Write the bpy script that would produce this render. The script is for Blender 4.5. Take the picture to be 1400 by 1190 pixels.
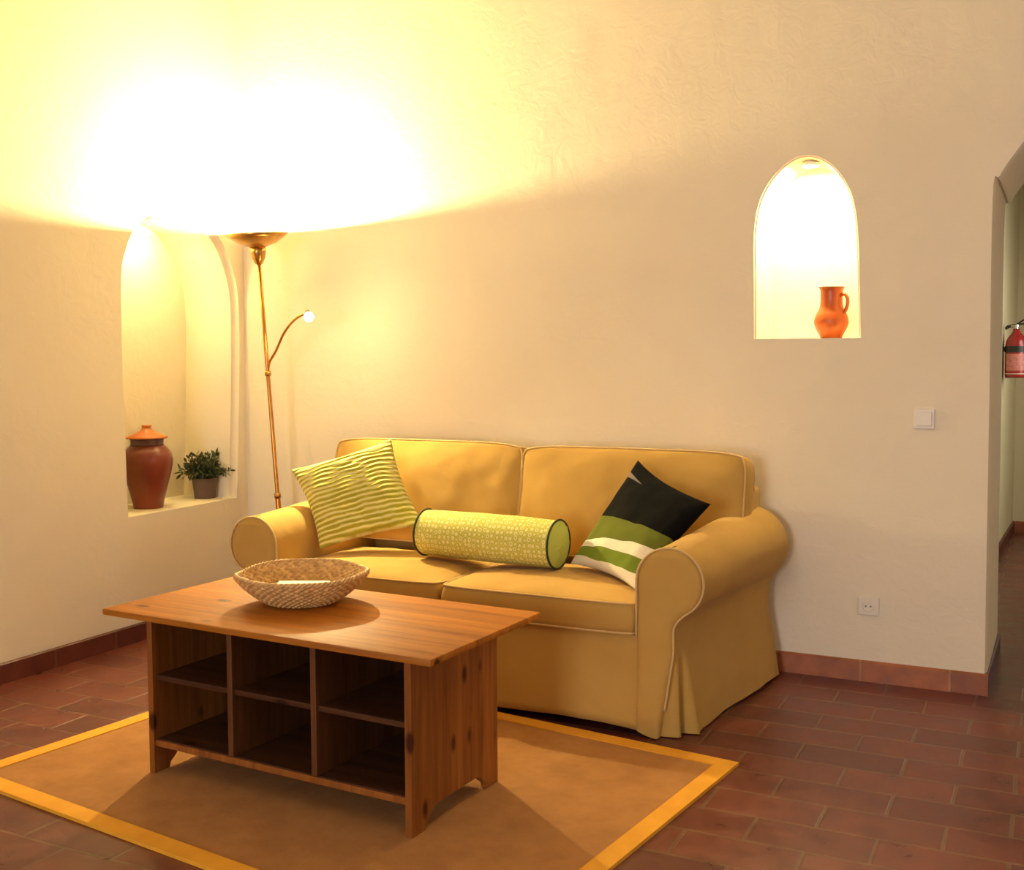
import bpy, bmesh, math, random
from mathutils import Vector, Matrix, noise
import numpy as np
random.seed(7)
S = bpy.context.scene
for o in list(bpy.data.objects): bpy.data.objects.remove(o)
COL = S.collection
PI = math.pi

# ------------------------------------------------------------------ camera
F, YAW, PIT, ROLL, SY = 1499.3, -0.4583, -0.0603, -0.0047, -14.36
CAM = Vector((3.849, -4.603, 1.3255))
cd = bpy.data.cameras.new('camera'); cam = bpy.data.objects.new('camera', cd); COL.objects.link(cam)
cd.sensor_fit = 'HORIZONTAL'; cd.sensor_width = 36; cd.lens = F*36/1400; cd.shift_y = SY/1400
cd.clip_start = .05
fw = Vector((math.sin(YAW)*math.cos(PIT), math.cos(YAW)*math.cos(PIT), math.sin(PIT)))
r0 = Vector((math.cos(YAW), -math.sin(YAW), 0)); u0 = r0.cross(fw)
rr = r0*math.cos(ROLL)+u0*math.sin(ROLL); uu = u0*math.cos(ROLL)-r0*math.sin(ROLL)
cam.matrix_world = Matrix(((rr.x, uu.x, -fw.x, CAM.x), (rr.y, uu.y, -fw.y, CAM.y), (rr.z, uu.z, -fw.z, CAM.z), (0, 0, 0, 1)))
S.camera = cam

# ------------------------------------------------------------------ view, world, lights of the room
vs = S.view_settings
vs.view_transform = 'Standard'; vs.look = 'None'; vs.gamma = 1; vs.use_curve_mapping = False
vs.exposure = 0.52
w = bpy.data.worlds.new('world'); S.world = w; w.use_nodes = True
w.node_tree.nodes['Background'].inputs[0].default_value = (.9, .95, 1, 1)
w.node_tree.nodes['Background'].inputs[1].default_value = .6

def lamp(name, kind, loc, energy, color, size=.1, rot=None, size_y=None, **kw):
    l = bpy.data.lights.new(name, kind); l.energy = energy; l.color = color
    if kind == 'AREA':
        l.size = size
        if size_y: l.shape = 'RECTANGLE'; l.size_y = size_y
    else: l.shadow_soft_size = size
    for k, v in kw.items(): setattr(l, k, v)
    o = bpy.data.objects.new(name, l); COL.objects.link(o); o.location = loc
    if rot is not None: o.rotation_euler = rot
    return o
def aim(o, target):
    d = Vector(target)-o.location; o.rotation_euler = d.to_track_quat('-Z', 'Y').to_euler()

# positions shared by lamps and their fixtures
LT = Vector((.363, -.33, 1.935)); LB = Vector((.372, -.155, 0)); LAX = (LT-LB).normalized()   # floor lamp top / foot
BULB = Vector((.705, -.385, 1.527))
NICHE_LAMP = Vector((2.925, .085, 2.120))
lamp('torchiere_light', 'POINT', LT-LAX*.014, 160, (1, .81, .38), .009)
HEAD = Vector((.62, -.62, -.50)).normalized()
rl = lamp('reading_spot', 'SPOT', BULB+HEAD*.040, 92, (1, .80, .38), .022, spot_size=math.radians(132), spot_blend=.7); aim(rl, BULB+HEAD)
lamp('reading_light', 'POINT', BULB+HEAD*.036, 4.0, (1, .80, .36), .02)
nl = lamp('niche_light', 'AREA', NICHE_LAMP-Vector((0, 0, .008)), 9, (1, .80, .38), .07); aim(nl, NICHE_LAMP-Vector((0, 0, 1)))
# fill light from an added, unseen window behind the camera, daylight through the doorway on the right of the hall
ll = lamp('left_niche_light', 'AREA', (-.17, -.45, 2.018), 3.2, (1, .82, .33), .06); aim(ll, (-.17, -.45, 0))
wl = lamp('rear_fill_light', 'AREA', (2.5, -8.52, 1.45), 98, (.97, .95, 1), 1.5, size_y=1.5); aim(wl, (3.4, 0, .9))
hl = lamp('hall_daylight', 'AREA', (4.86, 2.6, 1.2), 24, (1, .95, .80), .8, size_y=1.9); aim(hl, (3.6, 2.7, .5))
wl2 = lamp('side_fill_light', 'AREA', (6.36, -2.6, 1.5), 7, (1, .93, .93), 1.3, size_y=1.5); aim(wl2, (0, -2.0, .9))  # fill light at the added window in the right wall
# warm fill light from above, at an added ceiling lamp out of view
cl = lamp('ceiling_fill_light', 'POINT', (2.6, -3.6, 2.85), 6, (1, .84, .58), .12)

# ------------------------------------------------------------------ materials
def nodes(name):
    m = bpy.data.materials.new(name); m.use_nodes = True
    nt = m.node_tree; return m, nt, nt.nodes['Principled BSDF']
def N(nt, t, **kw):
    n = nt.nodes.new(t)
    for k, v in kw.items():
        if hasattr(n, k): setattr(n, k, v)
        else: n.inputs[k].default_value = v
    return n
def ramp(nt, stops, fac):
    r = nt.nodes.new('ShaderNodeValToRGB'); e = r.color_ramp.elements
    while len(e) < len(stops): e.new(.5)
    for i, (p, c) in enumerate(stops): e[i].position = p; e[i].color = (*c, 1)
    nt.links.new(fac, r.inputs[0]); return r
def coords(nt, scale=(1, 1, 1), rot=(0, 0, 0), loc=(0, 0, 0), kind='Object'):
    t = nt.nodes.new('ShaderNodeTexCoord'); mp = nt.nodes.new('ShaderNodeMapping')
    mp.inputs['Scale'].default_value = scale; mp.inputs['Rotation'].default_value = rot; mp.inputs['Location'].default_value = loc
    nt.links.new(t.outputs[kind], mp.inputs[0]); return mp.outputs[0]
def bump(nt, b, height, strength=.3, dist=.01, prev=None):
    n = nt.nodes.new('ShaderNodeBump'); n.inputs['Strength'].default_value = strength; n.inputs['Distance'].default_value = dist
    nt.links.new(height, n.inputs['Height'])
    if prev: nt.links.new(prev.outputs[0], n.inputs['Normal'])
    nt.links.new(n.outputs[0], b.inputs['Normal']); return n
def mottled(name, c1, c2, rough=.6, scale=8, bumpscale=200, bs=.1, bd=.002, metal=0, detail=4, sheen=0):
    m, nt, b = nodes(name); v = coords(nt)
    n = N(nt, 'ShaderNodeTexNoise', Scale=scale, Detail=detail); nt.links.new(v, n.inputs['Vector'])
    r = ramp(nt, [(.3, c1), (.7, c2)], n.outputs[0]); nt.links.new(r.outputs[0], b.inputs['Base Color'])
    b.inputs['Roughness'].default_value = rough; b.inputs['Metallic'].default_value = metal
    if sheen: b.inputs['Sheen Weight'].default_value = sheen
    if bs:
        n2 = N(nt, 'ShaderNodeTexNoise', Scale=bumpscale, Detail=3); nt.links.new(v, n2.inputs['Vector'])
        bump(nt, b, n2.outputs[0], bs, bd)
    return m
def plain(name, c, rough=.5, metal=0):
    return mottled(name, tuple(x*.96 for x in c), c, rough, 12, 150, .03, .001, metal)
def emit(name, c, s):
    m, nt, b = nodes(name); b.inputs['Base Color'].default_value = (*c, 1)
    b.inputs['Emission Color'].default_value = (*c, 1); b.inputs['Emission Strength'].default_value = s; return m

def plaster(name, c1, c2):
    m, nt, b = nodes(name); v = coords(nt)
    n = N(nt, 'ShaderNodeTexNoise', Scale=1.3, Detail=5, Roughness=.55); nt.links.new(v, n.inputs['Vector'])
    r = ramp(nt, [(.3, c1), (.7, c2)], n.outputs[0]); nt.links.new(r.outputs[0], b.inputs['Base Color'])
    b.inputs['Roughness'].default_value = .85; b.inputs['Specular IOR Level'].default_value = .25
    a = N(nt, 'ShaderNodeTexNoise', Scale=2.6, Detail=3, Distortion=.6); nt.links.new(v, a.inputs['Vector'])
    d = N(nt, 'ShaderNodeTexNoise', Scale=11, Detail=6, Roughness=.6, Distortion=1.2); nt.links.new(v, d.inputs['Vector'])
    b1 = bump(nt, b, a.outputs[0], .35, .02)
    bump(nt, b, d.outputs[0], .45, .007, b1)
    return m
def tiles(name, rowh=.168, bw=.33, off=(0, 0, 0), axis='xy', dark=1.0, rough=.33):
    m, nt, b = nodes(name)
    rot = {'xy': (0, 0, 0), 'xz': (PI/2, 0, 0), 'yz': (PI/2, 0, PI/2)}[axis]
    tc = nt.nodes.new('ShaderNodeTexCoord'); sx = nt.nodes.new('ShaderNodeSeparateXYZ'); cx = nt.nodes.new('ShaderNodeCombineXYZ')
    nt.links.new(tc.outputs['Object'], sx.inputs[0])
    a, c = {'xy': (0, 1), 'xz': (0, 2), 'yz': (1, 2)}[axis]
    nt.links.new(sx.outputs[a], cx.inputs[0]); nt.links.new(sx.outputs[c], cx.inputs[1])
    wob = N(nt, 'ShaderNodeTexNoise', Scale=3, Detail=2); nt.links.new(tc.outputs['Object'], wob.inputs['Vector'])
    sc = N(nt, 'ShaderNodeVectorMath', operation='SCALE'); sc.inputs[3].default_value = .012; nt.links.new(wob.outputs[1], sc.inputs[0])
    ad = N(nt, 'ShaderNodeVectorMath', operation='ADD'); nt.links.new(cx.outputs[0], ad.inputs[0]); nt.links.new(sc.outputs[0], ad.inputs[1])
    mp = nt.nodes.new('ShaderNodeMapping'); mp.inputs['Location'].default_value = off; nt.links.new(ad.outputs[0], mp.inputs[0])
    br = nt.nodes.new('ShaderNodeTexBrick'); nt.links.new(mp.outputs[0], br.inputs['Vector'])
    br.offset = .5; br.inputs['Scale'].default_value = 1; br.inputs['Brick Width'].default_value = bw; br.inputs['Row Height'].default_value = rowh
    br.inputs['Mortar Size'].default_value = .0065; br.inputs['Mortar Smooth'].default_value = .35; br.inputs['Bias'].default_value = 0
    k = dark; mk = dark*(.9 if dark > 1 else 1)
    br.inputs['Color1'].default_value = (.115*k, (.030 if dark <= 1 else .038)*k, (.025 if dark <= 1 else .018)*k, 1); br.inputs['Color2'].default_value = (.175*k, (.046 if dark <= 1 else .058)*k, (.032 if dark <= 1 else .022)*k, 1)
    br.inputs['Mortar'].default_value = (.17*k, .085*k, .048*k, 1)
    n = N(nt, 'ShaderNodeTexNoise', Scale=9, Detail=6, Roughness=.65); nt.links.new(tc.outputs['Object'], n.inputs['Vector'])
    r = ramp(nt, [(.25, (.62, .58, .60)), (.75, (1.25, 1.2, 1.05))], n.outputs[0])
    mx = nt.nodes.new('ShaderNodeMix'); mx.data_type = 'RGBA'; mx.blend_type = 'MULTIPLY'; mx.inputs[0].default_value = 1
    nt.links.new(br.outputs[0], mx.inputs[6]); nt.links.new(r.outputs[0], mx.inputs[7]); nt.links.new(mx.outputs[2], b.inputs['Base Color'])
    rn = ramp(nt, [(.3, (rough-.08,)*3), (.7, (rough+.12,)*3)], n.outputs[0]); nt.links.new(rn.outputs[0], b.inputs['Roughness'])
    inv = N(nt, 'ShaderNodeMath', operation='SUBTRACT'); inv.inputs[0].default_value = 1; nt.links.new(br.outputs['Fac'], inv.inputs[1])
    b1 = bump(nt, b, inv.outputs[0], .5, .004)
    bump(nt, b, n.outputs[0], .25, .006, b1)
    return m
def wood(name, axis, c1, c2, c3, rough=.38, plank=.095, knots=True, pl_axis=None):
    """grain along one axis, planks side by side along pl_axis, with knots"""
    m, nt, b = nodes(name); tc = nt.nodes.new('ShaderNodeTexCoord')
    s = [9, 9, 9]; s[axis] = .55
    mp = nt.nodes.new('ShaderNodeMapping'); mp.inputs['Scale'].default_value = s; nt.links.new(tc.outputs['Object'], mp.inputs[0])
    n = N(nt, 'ShaderNodeTexNoise', Scale=4, Detail=8, Roughness=.6, Distortion=.5); nt.links.new(mp.outputs[0], n.inputs['Vector'])
    r = ramp(nt, [(.3, c1), (.5, c2), (.72, c3)], n.outputs[0]); col = r.outputs[0]
    if pl_axis is not None:
        sx = nt.nodes.new('ShaderNodeSeparateXYZ'); nt.links.new(tc.outputs['Object'], sx.inputs[0])
        dv = N(nt, 'ShaderNodeMath', operation='DIVIDE'); dv.inputs[1].default_value = plank; nt.links.new(sx.outputs[pl_axis], dv.inputs[0])
        fl = N(nt, 'ShaderNodeMath', operation='FLOOR'); nt.links.new(dv.outputs[0], fl.inputs[0])
        wn = nt.nodes.new('ShaderNodeTexWhiteNoise'); wn.noise_dimensions = '1D'; nt.links.new(fl.outputs[0], wn.inputs['W'])
        pr = ramp(nt, [(0, (.80, .76, .72)), (1, (1.15, 1.15, 1.15))], wn.outputs[0])
        fr = N(nt, 'ShaderNodeMath', operation='FRACT'); nt.links.new(dv.outputs[0], fr.inputs[0])
        er = ramp(nt, [(0, (.55, .5, .5)), (.035, (1, 1, 1))], fr.outputs[0])
        for x in (pr, er):
            mx = nt.nodes.new('ShaderNodeMix'); mx.data_type = 'RGBA'; mx.blend_type = 'MULTIPLY'; mx.inputs[0].default_value = 1
            nt.links.new(col, mx.inputs[6]); nt.links.new(x.outputs[0], mx.inputs[7]); col = mx.outputs[2]
    if knots:
        s2 = [7, 7, 7]; s2[axis] = 3.4
        mp2 = nt.nodes.new('ShaderNodeMapping'); mp2.inputs['Scale'].default_value = s2; nt.links.new(tc.outputs['Object'], mp2.inputs[0])
        vo = nt.nodes.new('ShaderNodeTexVoronoi'); vo.inputs['Scale'].default_value = 1.15; nt.links.new(mp2.outputs[0], vo.inputs['Vector'])
        kr = ramp(nt, [(.085, (.16, .07, .04)), (.15, (1, 1, 1))], vo.outputs['Distance'])
        mx = nt.nodes.new('ShaderNodeMix'); mx.data_type = 'RGBA'; mx.blend_type = 'MULTIPLY'; mx.inputs[0].default_value = .9
        nt.links.new(col, mx.inputs[6]); nt.links.new(kr.outputs[0], mx.inputs[7]); col = mx.outputs[2]
    nt.links.new(col, b.inputs['Base Color']); b.inputs['Roughness'].default_value = rough; b.inputs['Specular IOR Level'].default_value = .28
    bump(nt, b, n.outputs[0], .12, .002)
    return m
def fabric(name, c1, c2, weave=700, wrinkle=.16):
    m, nt, b = nodes(name); v = coords(nt)
    n = N(nt, 'ShaderNodeTexNoise', Scale=3, Detail=4); nt.links.new(v, n.inputs['Vector'])
    r = ramp(nt, [(.3, c1), (.7, c2)], n.outputs[0]); nt.links.new(r.outputs[0], b.inputs['Base Color'])
    b.inputs['Roughness'].default_value = .9; b.inputs['Sheen Weight'].default_value = .08; b.inputs['Specular IOR Level'].default_value = .2
    a = N(nt, 'ShaderNodeTexNoise', Scale=5.5, Detail=3, Distortion=.5, Roughness=.45); nt.links.new(v, a.inputs['Vector'])
    d = N(nt, 'ShaderNodeTexNoise', Scale=weave, Detail=1); nt.links.new(v, d.inputs['Vector'])
    b1 = bump(nt, b, a.outputs[0], wrinkle, .03)
    bump(nt, b, d.outputs[0], .12, .0015, b1)
    return m

M = {}
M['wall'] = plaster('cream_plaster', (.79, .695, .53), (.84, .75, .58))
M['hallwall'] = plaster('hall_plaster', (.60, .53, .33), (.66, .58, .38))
M['ceil'] = plaster('ceiling_plaster', (.66, .55, .38), (.70, .60, .43))
M['floor'] = tiles('terracotta_tiles', off=(.015, .004, 0))
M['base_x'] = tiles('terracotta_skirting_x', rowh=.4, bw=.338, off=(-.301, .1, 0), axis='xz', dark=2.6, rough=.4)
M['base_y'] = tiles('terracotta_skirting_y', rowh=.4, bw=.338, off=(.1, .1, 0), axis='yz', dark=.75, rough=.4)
M['sofa'] = fabric('mustard_cotton', (.485, .285, .066), (.55, .33, .082))
M['piping'] = fabric('piping_cotton', (.60, .40, .16), (.66, .45, .19), wrinkle=.05)
oc = ((.30, .092, .006), (.46, .155, .008), (.56, .205, .012))
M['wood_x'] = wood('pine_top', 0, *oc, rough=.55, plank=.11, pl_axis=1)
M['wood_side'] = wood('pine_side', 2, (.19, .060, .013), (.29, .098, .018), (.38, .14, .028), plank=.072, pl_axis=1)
M['wood_in_shaded'] = wood('pine_inside_shaded', 0, (.05, .019, .009), (.08, .031, .013), (.12, .048, .018), plank=.09, pl_axis=1)  # same pine, darkened to paint the shade inside the cubbies
M['wood_div_shaded'] = wood('pine_divider_shaded', 2, (.09, .033, .011), (.14, .052, .016), (.19, .073, .021), plank=.072, pl_axis=1)  # cubby shade put into the divider colour
M['wood_back_shaded'] = wood('pine_back_shaded', 2, (.06, .022, .010), (.10, .038, .015), (.14, .055, .02), plank=.09, pl_axis=0)  # back panel darkened too, for the shade deep in the cubbies
M['brass'] = mottled('brushed_brass', (.50, .27, .07), (.60, .34, .10), .28, 30, 300, .04, .001, 1)
M['copper'] = mottled('copper_pole', (.52, .23, .05), (.62, .29, .07), .30, 30, 300, .04, .001, 1)
M['bowl_in'] = mottled('lamp_bowl_inside', (.75, .68, .5), (.8, .72, .55), .4, 30, 300, .02, .001, .6)
M['bulb'] = emit('lamp_bulb', (1, .86, .55), 60)
M['halogen'] = emit('halogen_tube', (1, .82, .5), 40)
M['jar'] = mottled('jar_terracotta', (.13, .022, .014), (.23, .042, .018), .32, 5, 60, .15, .002)
M['jar_lid'] = mottled('jar_lid_terracotta', (.42, .11, .015), (.52, .15, .022), .45, 9, 120, .1, .002)
M['jar_band'] = mottled('jar_dark_glaze', (.07, .03, .035), (.14, .05, .045), .2, 9, 60, .08, .001)
M['jug'] = mottled('jug_terracotta', (.46, .08, .010), (.60, .125, .014), .35, 7, 90, .12, .002)
M['jug_dark'] = plain('jug_rim', (.14, .035, .015), .4)
M['pot'] = mottled('pot_grey', (.105, .062, .05), (.14, .085, .07), .55, 12, 150, .1, .001)
M['soil'] = mottled('soil', (.02, .014, .01), (.05, .035, .02), .95, 60, 150, .5, .004)
M['leaf'] = mottled('leaf_green', (.022, .038, .012), (.085, .10, .03), .5, 30, 100, .1, .001)
M['wicker'] = mottled('wicker', (.42, .22, .06), (.78, .50, .19), .5, 55, 300, .3, .002)
M['wicker_rim'] = mottled('wicker_rim', (.46, .25, .08), (.68, .42, .16), .5, 60, 300, .3, .002)
M['paper'] = plain('paper', (.85, .83, .74), .6)
M['rug'] = None
M['white_plastic'] = plain('white_plastic', (.80, .725, .60), .4)
M['socket_dark'] = plain('socket_dark', (.06, .05, .05), .5)
M['ext_red'] = mottled('extinguisher_red', (.26, .018, .02), (.32, .025, .025), .25, 10, 60, .02, .001)
M['ext_label'] = mottled('extinguisher_label', (.42, .10, .09), (.62, .25, .22), .5, 90, 60, .02, .001)
M['black'] = plain('black_rubber', (.012, .012, .012), .5)
M['steel'] = plain('steel', (.6, .6, .58), .3, 1)
M['pip_dark'] = plain('dark_piping', (.02, .03, .012), .8)
M['frame_wood'] = wood('window_wood', 2, (.12, .05, .02), (.18, .08, .03), (.24, .11, .04), knots=False)

def make_rug():
    m, nt, b = nodes('sisal_field'); v = coords(nt)
    n = N(nt, 'ShaderNodeTexNoise', Scale=7, Detail=6, Roughness=.7); nt.links.new(v, n.inputs['Vector'])
    r = ramp(nt, [(.3, (.36, .155, .042)), (.7, (.48, .225, .062))], n.outputs[0]); nt.links.new(r.outputs[0], b.inputs['Base Color'])
    b.inputs['Roughness'].default_value = .95
    w1 = N(nt, 'ShaderNodeTexWave', Scale=70, Distortion=.5); w1.bands_direction = 'X'; nt.links.new(v, w1.inputs['Vector'])
    w2 = N(nt, 'ShaderNodeTexWave', Scale=70, Distortion=.5); w2.bands_direction = 'Y'; nt.links.new(v, w2.inputs['Vector'])
    a = N(nt, 'ShaderNodeMath', operation='MULTIPLY'); nt.links.new(w1.outputs[1], a.inputs[0]); nt.links.new(w2.outputs[1], a.inputs[1])
    bump(nt, b, a.outputs[0], .5, .003); return m
M['rug'] = make_rug()
M['rug_border'] = mottled('rug_border', (.74, .33, .015), (.82, .39, .022), .85, 10, 500, .2, .001)

def make_stripe():
    m, nt, b = nodes('striped_cotton'); v = coords(nt, kind='UV')
    nz = N(nt, 'ShaderNodeTexNoise', Scale=5, Detail=3); nt.links.new(v, nz.inputs['Vector'])
    sx = nt.nodes.new('ShaderNodeSeparateXYZ'); nt.links.new(v, sx.inputs[0])
    ma = N(nt, 'ShaderNodeMath', operation='MULTIPLY_ADD'); ma.inputs[1].default_value = .05; nt.links.new(nz.outputs[0], ma.inputs[0]); nt.links.new(sx.outputs[1], ma.inputs[2])
    mu = N(nt, 'ShaderNodeMath', operation='MULTIPLY'); mu.inputs[1].default_value = 19*2*PI; nt.links.new(ma.outputs[0], mu.inputs[0])
    sn = N(nt, 'ShaderNodeMath', operation='SINE'); nt.links.new(mu.outputs[0], sn.inputs[0])
    hf = N(nt, 'ShaderNodeMath', operation='MULTIPLY_ADD'); hf.inputs[1].default_value = .5; hf.inputs[2].default_value = .5; nt.links.new(sn.outputs[0], hf.inputs[0])
    r = ramp(nt, [(.2, (.38, .33, .015)), (.6, (.60, .51, .045)), (.9, (.80, .72, .28))], hf.outputs[0])
    nt.links.new(r.outputs[0], b.inputs['Base Color']); b.inputs['Roughness'].default_value = .85; b.inputs['Sheen Weight'].default_value = .2
    bump(nt, b, hf.outputs[0], .6, .006); return m
M['stripe'] = make_stripe()
def make_flower():
    m, nt, b = nodes('small_flower_cotton'); v = coords(nt, kind='UV')
    vo = nt.nodes.new('ShaderNodeTexVoronoi'); vo.inputs['Scale'].default_value = 1; vo.inputs['Randomness'].default_value = .35
    mp = nt.nodes.new('ShaderNodeMapping'); mp.inputs['Scale'].default_value = (30, 28, 1); nt.links.new(v, mp.inputs[0]); nt.links.new(mp.outputs[0], vo.inputs['Vector'])
    r = ramp(nt, [(.10, (.38, .36, .04)), (.2, (.80, .74, .30)), (.36, (.76, .70, .24)), (.46, (.47, .46, .06)), (.62, (.62, .57, .11))], vo.outputs['Distance'])
    nt.links.new(r.outputs[0], b.inputs['Base Color']); b.inputs['Roughness'].default_value = .85
    n = N(nt, 'ShaderNodeTexNoise', Scale=4, Detail=3); nt.links.new(v, n.inputs['Vector']); bump(nt, b, n.outputs[0], .3, .01); return m
M['flower'] = make_flower()
M['bolster_end'] = fabric('lime_cotton', (.44, .50, .09), (.50, .55, .12), wrinkle=.3)
def make_block():
    """black / olive / white / green / white bands over v, with a lilac sliver"""
    m, nt, b = nodes('colour_block_cotton'); v = coords(nt, kind='UV')
    nz = N(nt, 'ShaderNodeTexNoise', Scale=4, Detail=1); nt.links.new(v, nz.inputs['Vector'])
    sx = nt.nodes.new('ShaderNodeSeparateXYZ'); nt.links.new(v, sx.inputs[0])
    ma = N(nt, 'ShaderNodeMath', operation='MULTIPLY_ADD'); ma.inputs[1].default_value = .05; nt.links.new(nz.outputs[0], ma.inputs[0]); nt.links.new(sx.outputs[1], ma.inputs[2])
    U0 = sx.outputs[0]; col = None
    for v0, k_, c_ in ((0, 0, (.80, .72, .52)), (.075, .05, (.17, .23, .025)), (.15, .12, (.82, .76, .58)), (.20, .20, (.135, .155, .022)), (.43, .12, (.003, .003, .003))):
        th_ = N(nt, 'ShaderNodeMath', operation='MULTIPLY_ADD'); th_.inputs[1].default_value = k_; th_.inputs[2].default_value = v0+.022; nt.links.new(U0, th_.inputs[0])
        gt = N(nt, 'ShaderNodeMath', operation='GREATER_THAN'); nt.links.new(ma.outputs[0], gt.inputs[0]); nt.links.new(th_.outputs[0], gt.inputs[1])
        mxx = nt.nodes.new('ShaderNodeMix'); mxx.data_type = 'RGBA'; nt.links.new(gt.outputs[0], mxx.inputs[0]); mxx.inputs[6].default_value = (.80, .72, .52, 1); mxx.inputs[7].default_value = (*c_, 1)
        if col: nt.links.new(col, mxx.inputs[6])
        col = mxx.outputs[2]
    # sliver: narrow wedge near the left edge of the black field
    def mth(op, a, bb, clamp=False):
        n = nt.nodes.new('ShaderNodeMath'); n.operation = op; n.use_clamp = clamp
        for i, q in enumerate((a, bb)):
            if isinstance(q, (int, float)): n.inputs[i].default_value = q
            else: nt.links.new(q, n.inputs[i])
        return n.outputs[0]
    U, V = sx.outputs[0], sx.outputs[1]
    dv = mth('ABSOLUTE', mth('SUBTRACT', V, mth('SUBTRACT', .86, mth('MULTIPLY', U, .12))), 0)
    wdt = mth('MULTIPLY', mth('SUBTRACT', .33, U), .085)
    k = mth('LESS_THAN', dv, wdt)
    mx = nt.nodes.new('ShaderNodeMix'); mx.data_type = 'RGBA'; nt.links.new(k, mx.inputs[0]); nt.links.new(col, mx.inputs[6]); mx.inputs[7].default_value = (.20, .15, .14, 1)
    nt.links.new(mx.outputs[2], b.inputs['Base Color']); b.inputs['Roughness'].default_value = .9; b.inputs['Specular IOR Level'].default_value = .1
    n = N(nt, 'ShaderNodeTexNoise', Scale=5, Detail=3); nt.links.new(v, n.inputs['Vector']); bump(nt, b, n.outputs[0], .3, .01); return m
M['block'] = make_block()

# ------------------------------------------------------------------ helpers
def link(name, bm, mat, parent=None, smooth=False, loc=None, autosmooth=None):
    bmesh.ops.recalc_face_normals(bm, faces=bm.faces)
    me = bpy.data.meshes.new(name); bm.to_mesh(me); bm.free()
    if smooth:
        for p in me.polygons: p.use_smooth = True
    o = bpy.data.objects.new(name, me); COL.objects.link(o)
    for m in (mat if isinstance(mat, (list, tuple)) else [mat]): me.materials.append(m)
    if loc is not None: o.location = loc
    if parent:
        o.parent = parent
    if autosmooth is not None:
        try: me.set_sharp_from_angle(angle=math.radians(autosmooth))
        except Exception: pass
    return o
def thing(name, label, cat, loc=(0, 0, 0), rotz=0, group=None):
    o = bpy.data.objects.new(name, None); COL.objects.link(o); o.location = loc; o.rotation_euler = (0, 0, rotz)
    o.empty_display_size = .1
    o['label'] = label; o['category'] = cat
    if group: o['group'] = group
    return o
def tag(o, label, cat, group=None):
    o['label'] = label; o['category'] = cat
    if group: o['group'] = group
    return o
def struct(o): o['kind'] = 'structure'; return o
def box(bm, x0, x1, y0, y1, z0, z1, bev=0, seg=2):
    r = bmesh.ops.create_cube(bm, size=1)
    bmesh.ops.scale(bm, vec=(x1-x0, y1-y0, z1-z0), verts=r['verts'])
    bmesh.ops.translate(bm, vec=((x0+x1)/2, (y0+y1)/2, (z0+z1)/2), verts=r['verts'])
    if bev:
        es = {e for v in r['verts'] for e in v.link_edges}
        bmesh.ops.bevel(bm, geom=list(es), offset=bev, segments=seg, affect='EDGES', profile=.5)
def boxo(name, mat, parent, *a, bev=0, **k):
    bm = bmesh.new(); box(bm, *a, bev=bev); return link(name, bm, mat, parent, **k)
def lathe(bm, prof, seg=48, center=(0, 0, 0), closed=False):
    rings = []
    for r, z in prof:
        rings.append([bm.verts.new((center[0]+r*math.cos(2*PI*i/seg), center[1]+r*math.sin(2*PI*i/seg), center[2]+z)) for i in range(seg)] if r > 1e-6
                     else [bm.verts.new((center[0], center[1], center[2]+z))])
    for a, b in zip(rings, rings[1:]+([rings[0]] if closed else [])):
        for i in range(seg):
            j = (i+1) % seg
            if len(a) == 1 and len(b) == 1: continue
            if len(a) == 1: bm.faces.new((a[0], b[i], b[j]))
            elif len(b) == 1: bm.faces.new((a[i], a[j], b[0]))
            else: bm.faces.new((a[i], a[j], b[j], b[i]))
def tube(bm, pts, rad, seg=10, closed=False, cap=True):
    pts = [Vector(p) for p in pts]; n = len(pts); rings = []
    up = None
    for i, p in enumerate(pts):
        if closed: t = (pts[(i+1) % n]-pts[i-1]).normalized()
        else: t = (pts[min(i+1, n-1)]-pts[max(i-1, 0)]).normalized()
        if up is None:
            up = Vector((0, 0, 1)) if abs(t.z) < .9 else Vector((1, 0, 0))
        s = t.cross(up).normalized(); up = s.cross(t).normalized()
        r = rad[i] if isinstance(rad, (list, tuple)) else rad
        rings.append([bm.verts.new(p+(s*math.cos(2*PI*k/seg)+up*math.sin(2*PI*k/seg))*r) for k in range(seg)])
    pr = list(zip(rings, rings[1:]+([rings[0]] if closed else [])))
    if not closed: pr = list(zip(rings, rings[1:]))
    for a, b in pr:
        for k in range(seg): bm.faces.new((a[k], a[(k+1) % seg], b[(k+1) % seg], b[k]))
    if cap and not closed: bm.faces.new(rings[0]); bm.faces.new(rings[-1][::-1])
def spline(pts, n=8, closed=False):
    P = [Vector(p) for p in pts]; out = []; m = len(P)
    for i in range(m if closed else m-1):
        if closed: a, b, c, d = P[i-1], P[i], P[(i+1) % m], P[(i+2) % m]
        else: a, b, c, d = P[max(i-1, 0)], P[i], P[i+1], P[min(i+2, m-1)]
        for k in range(n):
            t = k/n
            out.append(.5*((2*b)+(c-a)*t+(2*a-5*b+4*c-d)*t*t+(-a+3*b-3*c+d)*t**3))
    if not closed: out.append(P[-1])
    return out
def loft(bm, rows, closed_u=False, uv=None):
    V = [[bm.verts.new(p) for p in r] for r in rows]
    n = len(rows[0]); fs = []
    for i in range(len(V)-1):
        for j in range(n if closed_u else n-1):
            k = (j+1) % n
            fs.append(bm.faces.new((V[i][j], V[i][k], V[i+1][k], V[i+1][j])))
    return V
def nz(p, s, o=0): return noise.noise(Vector((p[0]*s+o, p[1]*s-o, p[2]*s+2*o)))

# ------------------------------------------------------------------ room shell
WX, WY, CZ, TH = 6.4, -8.7, 3.45, .7
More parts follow.
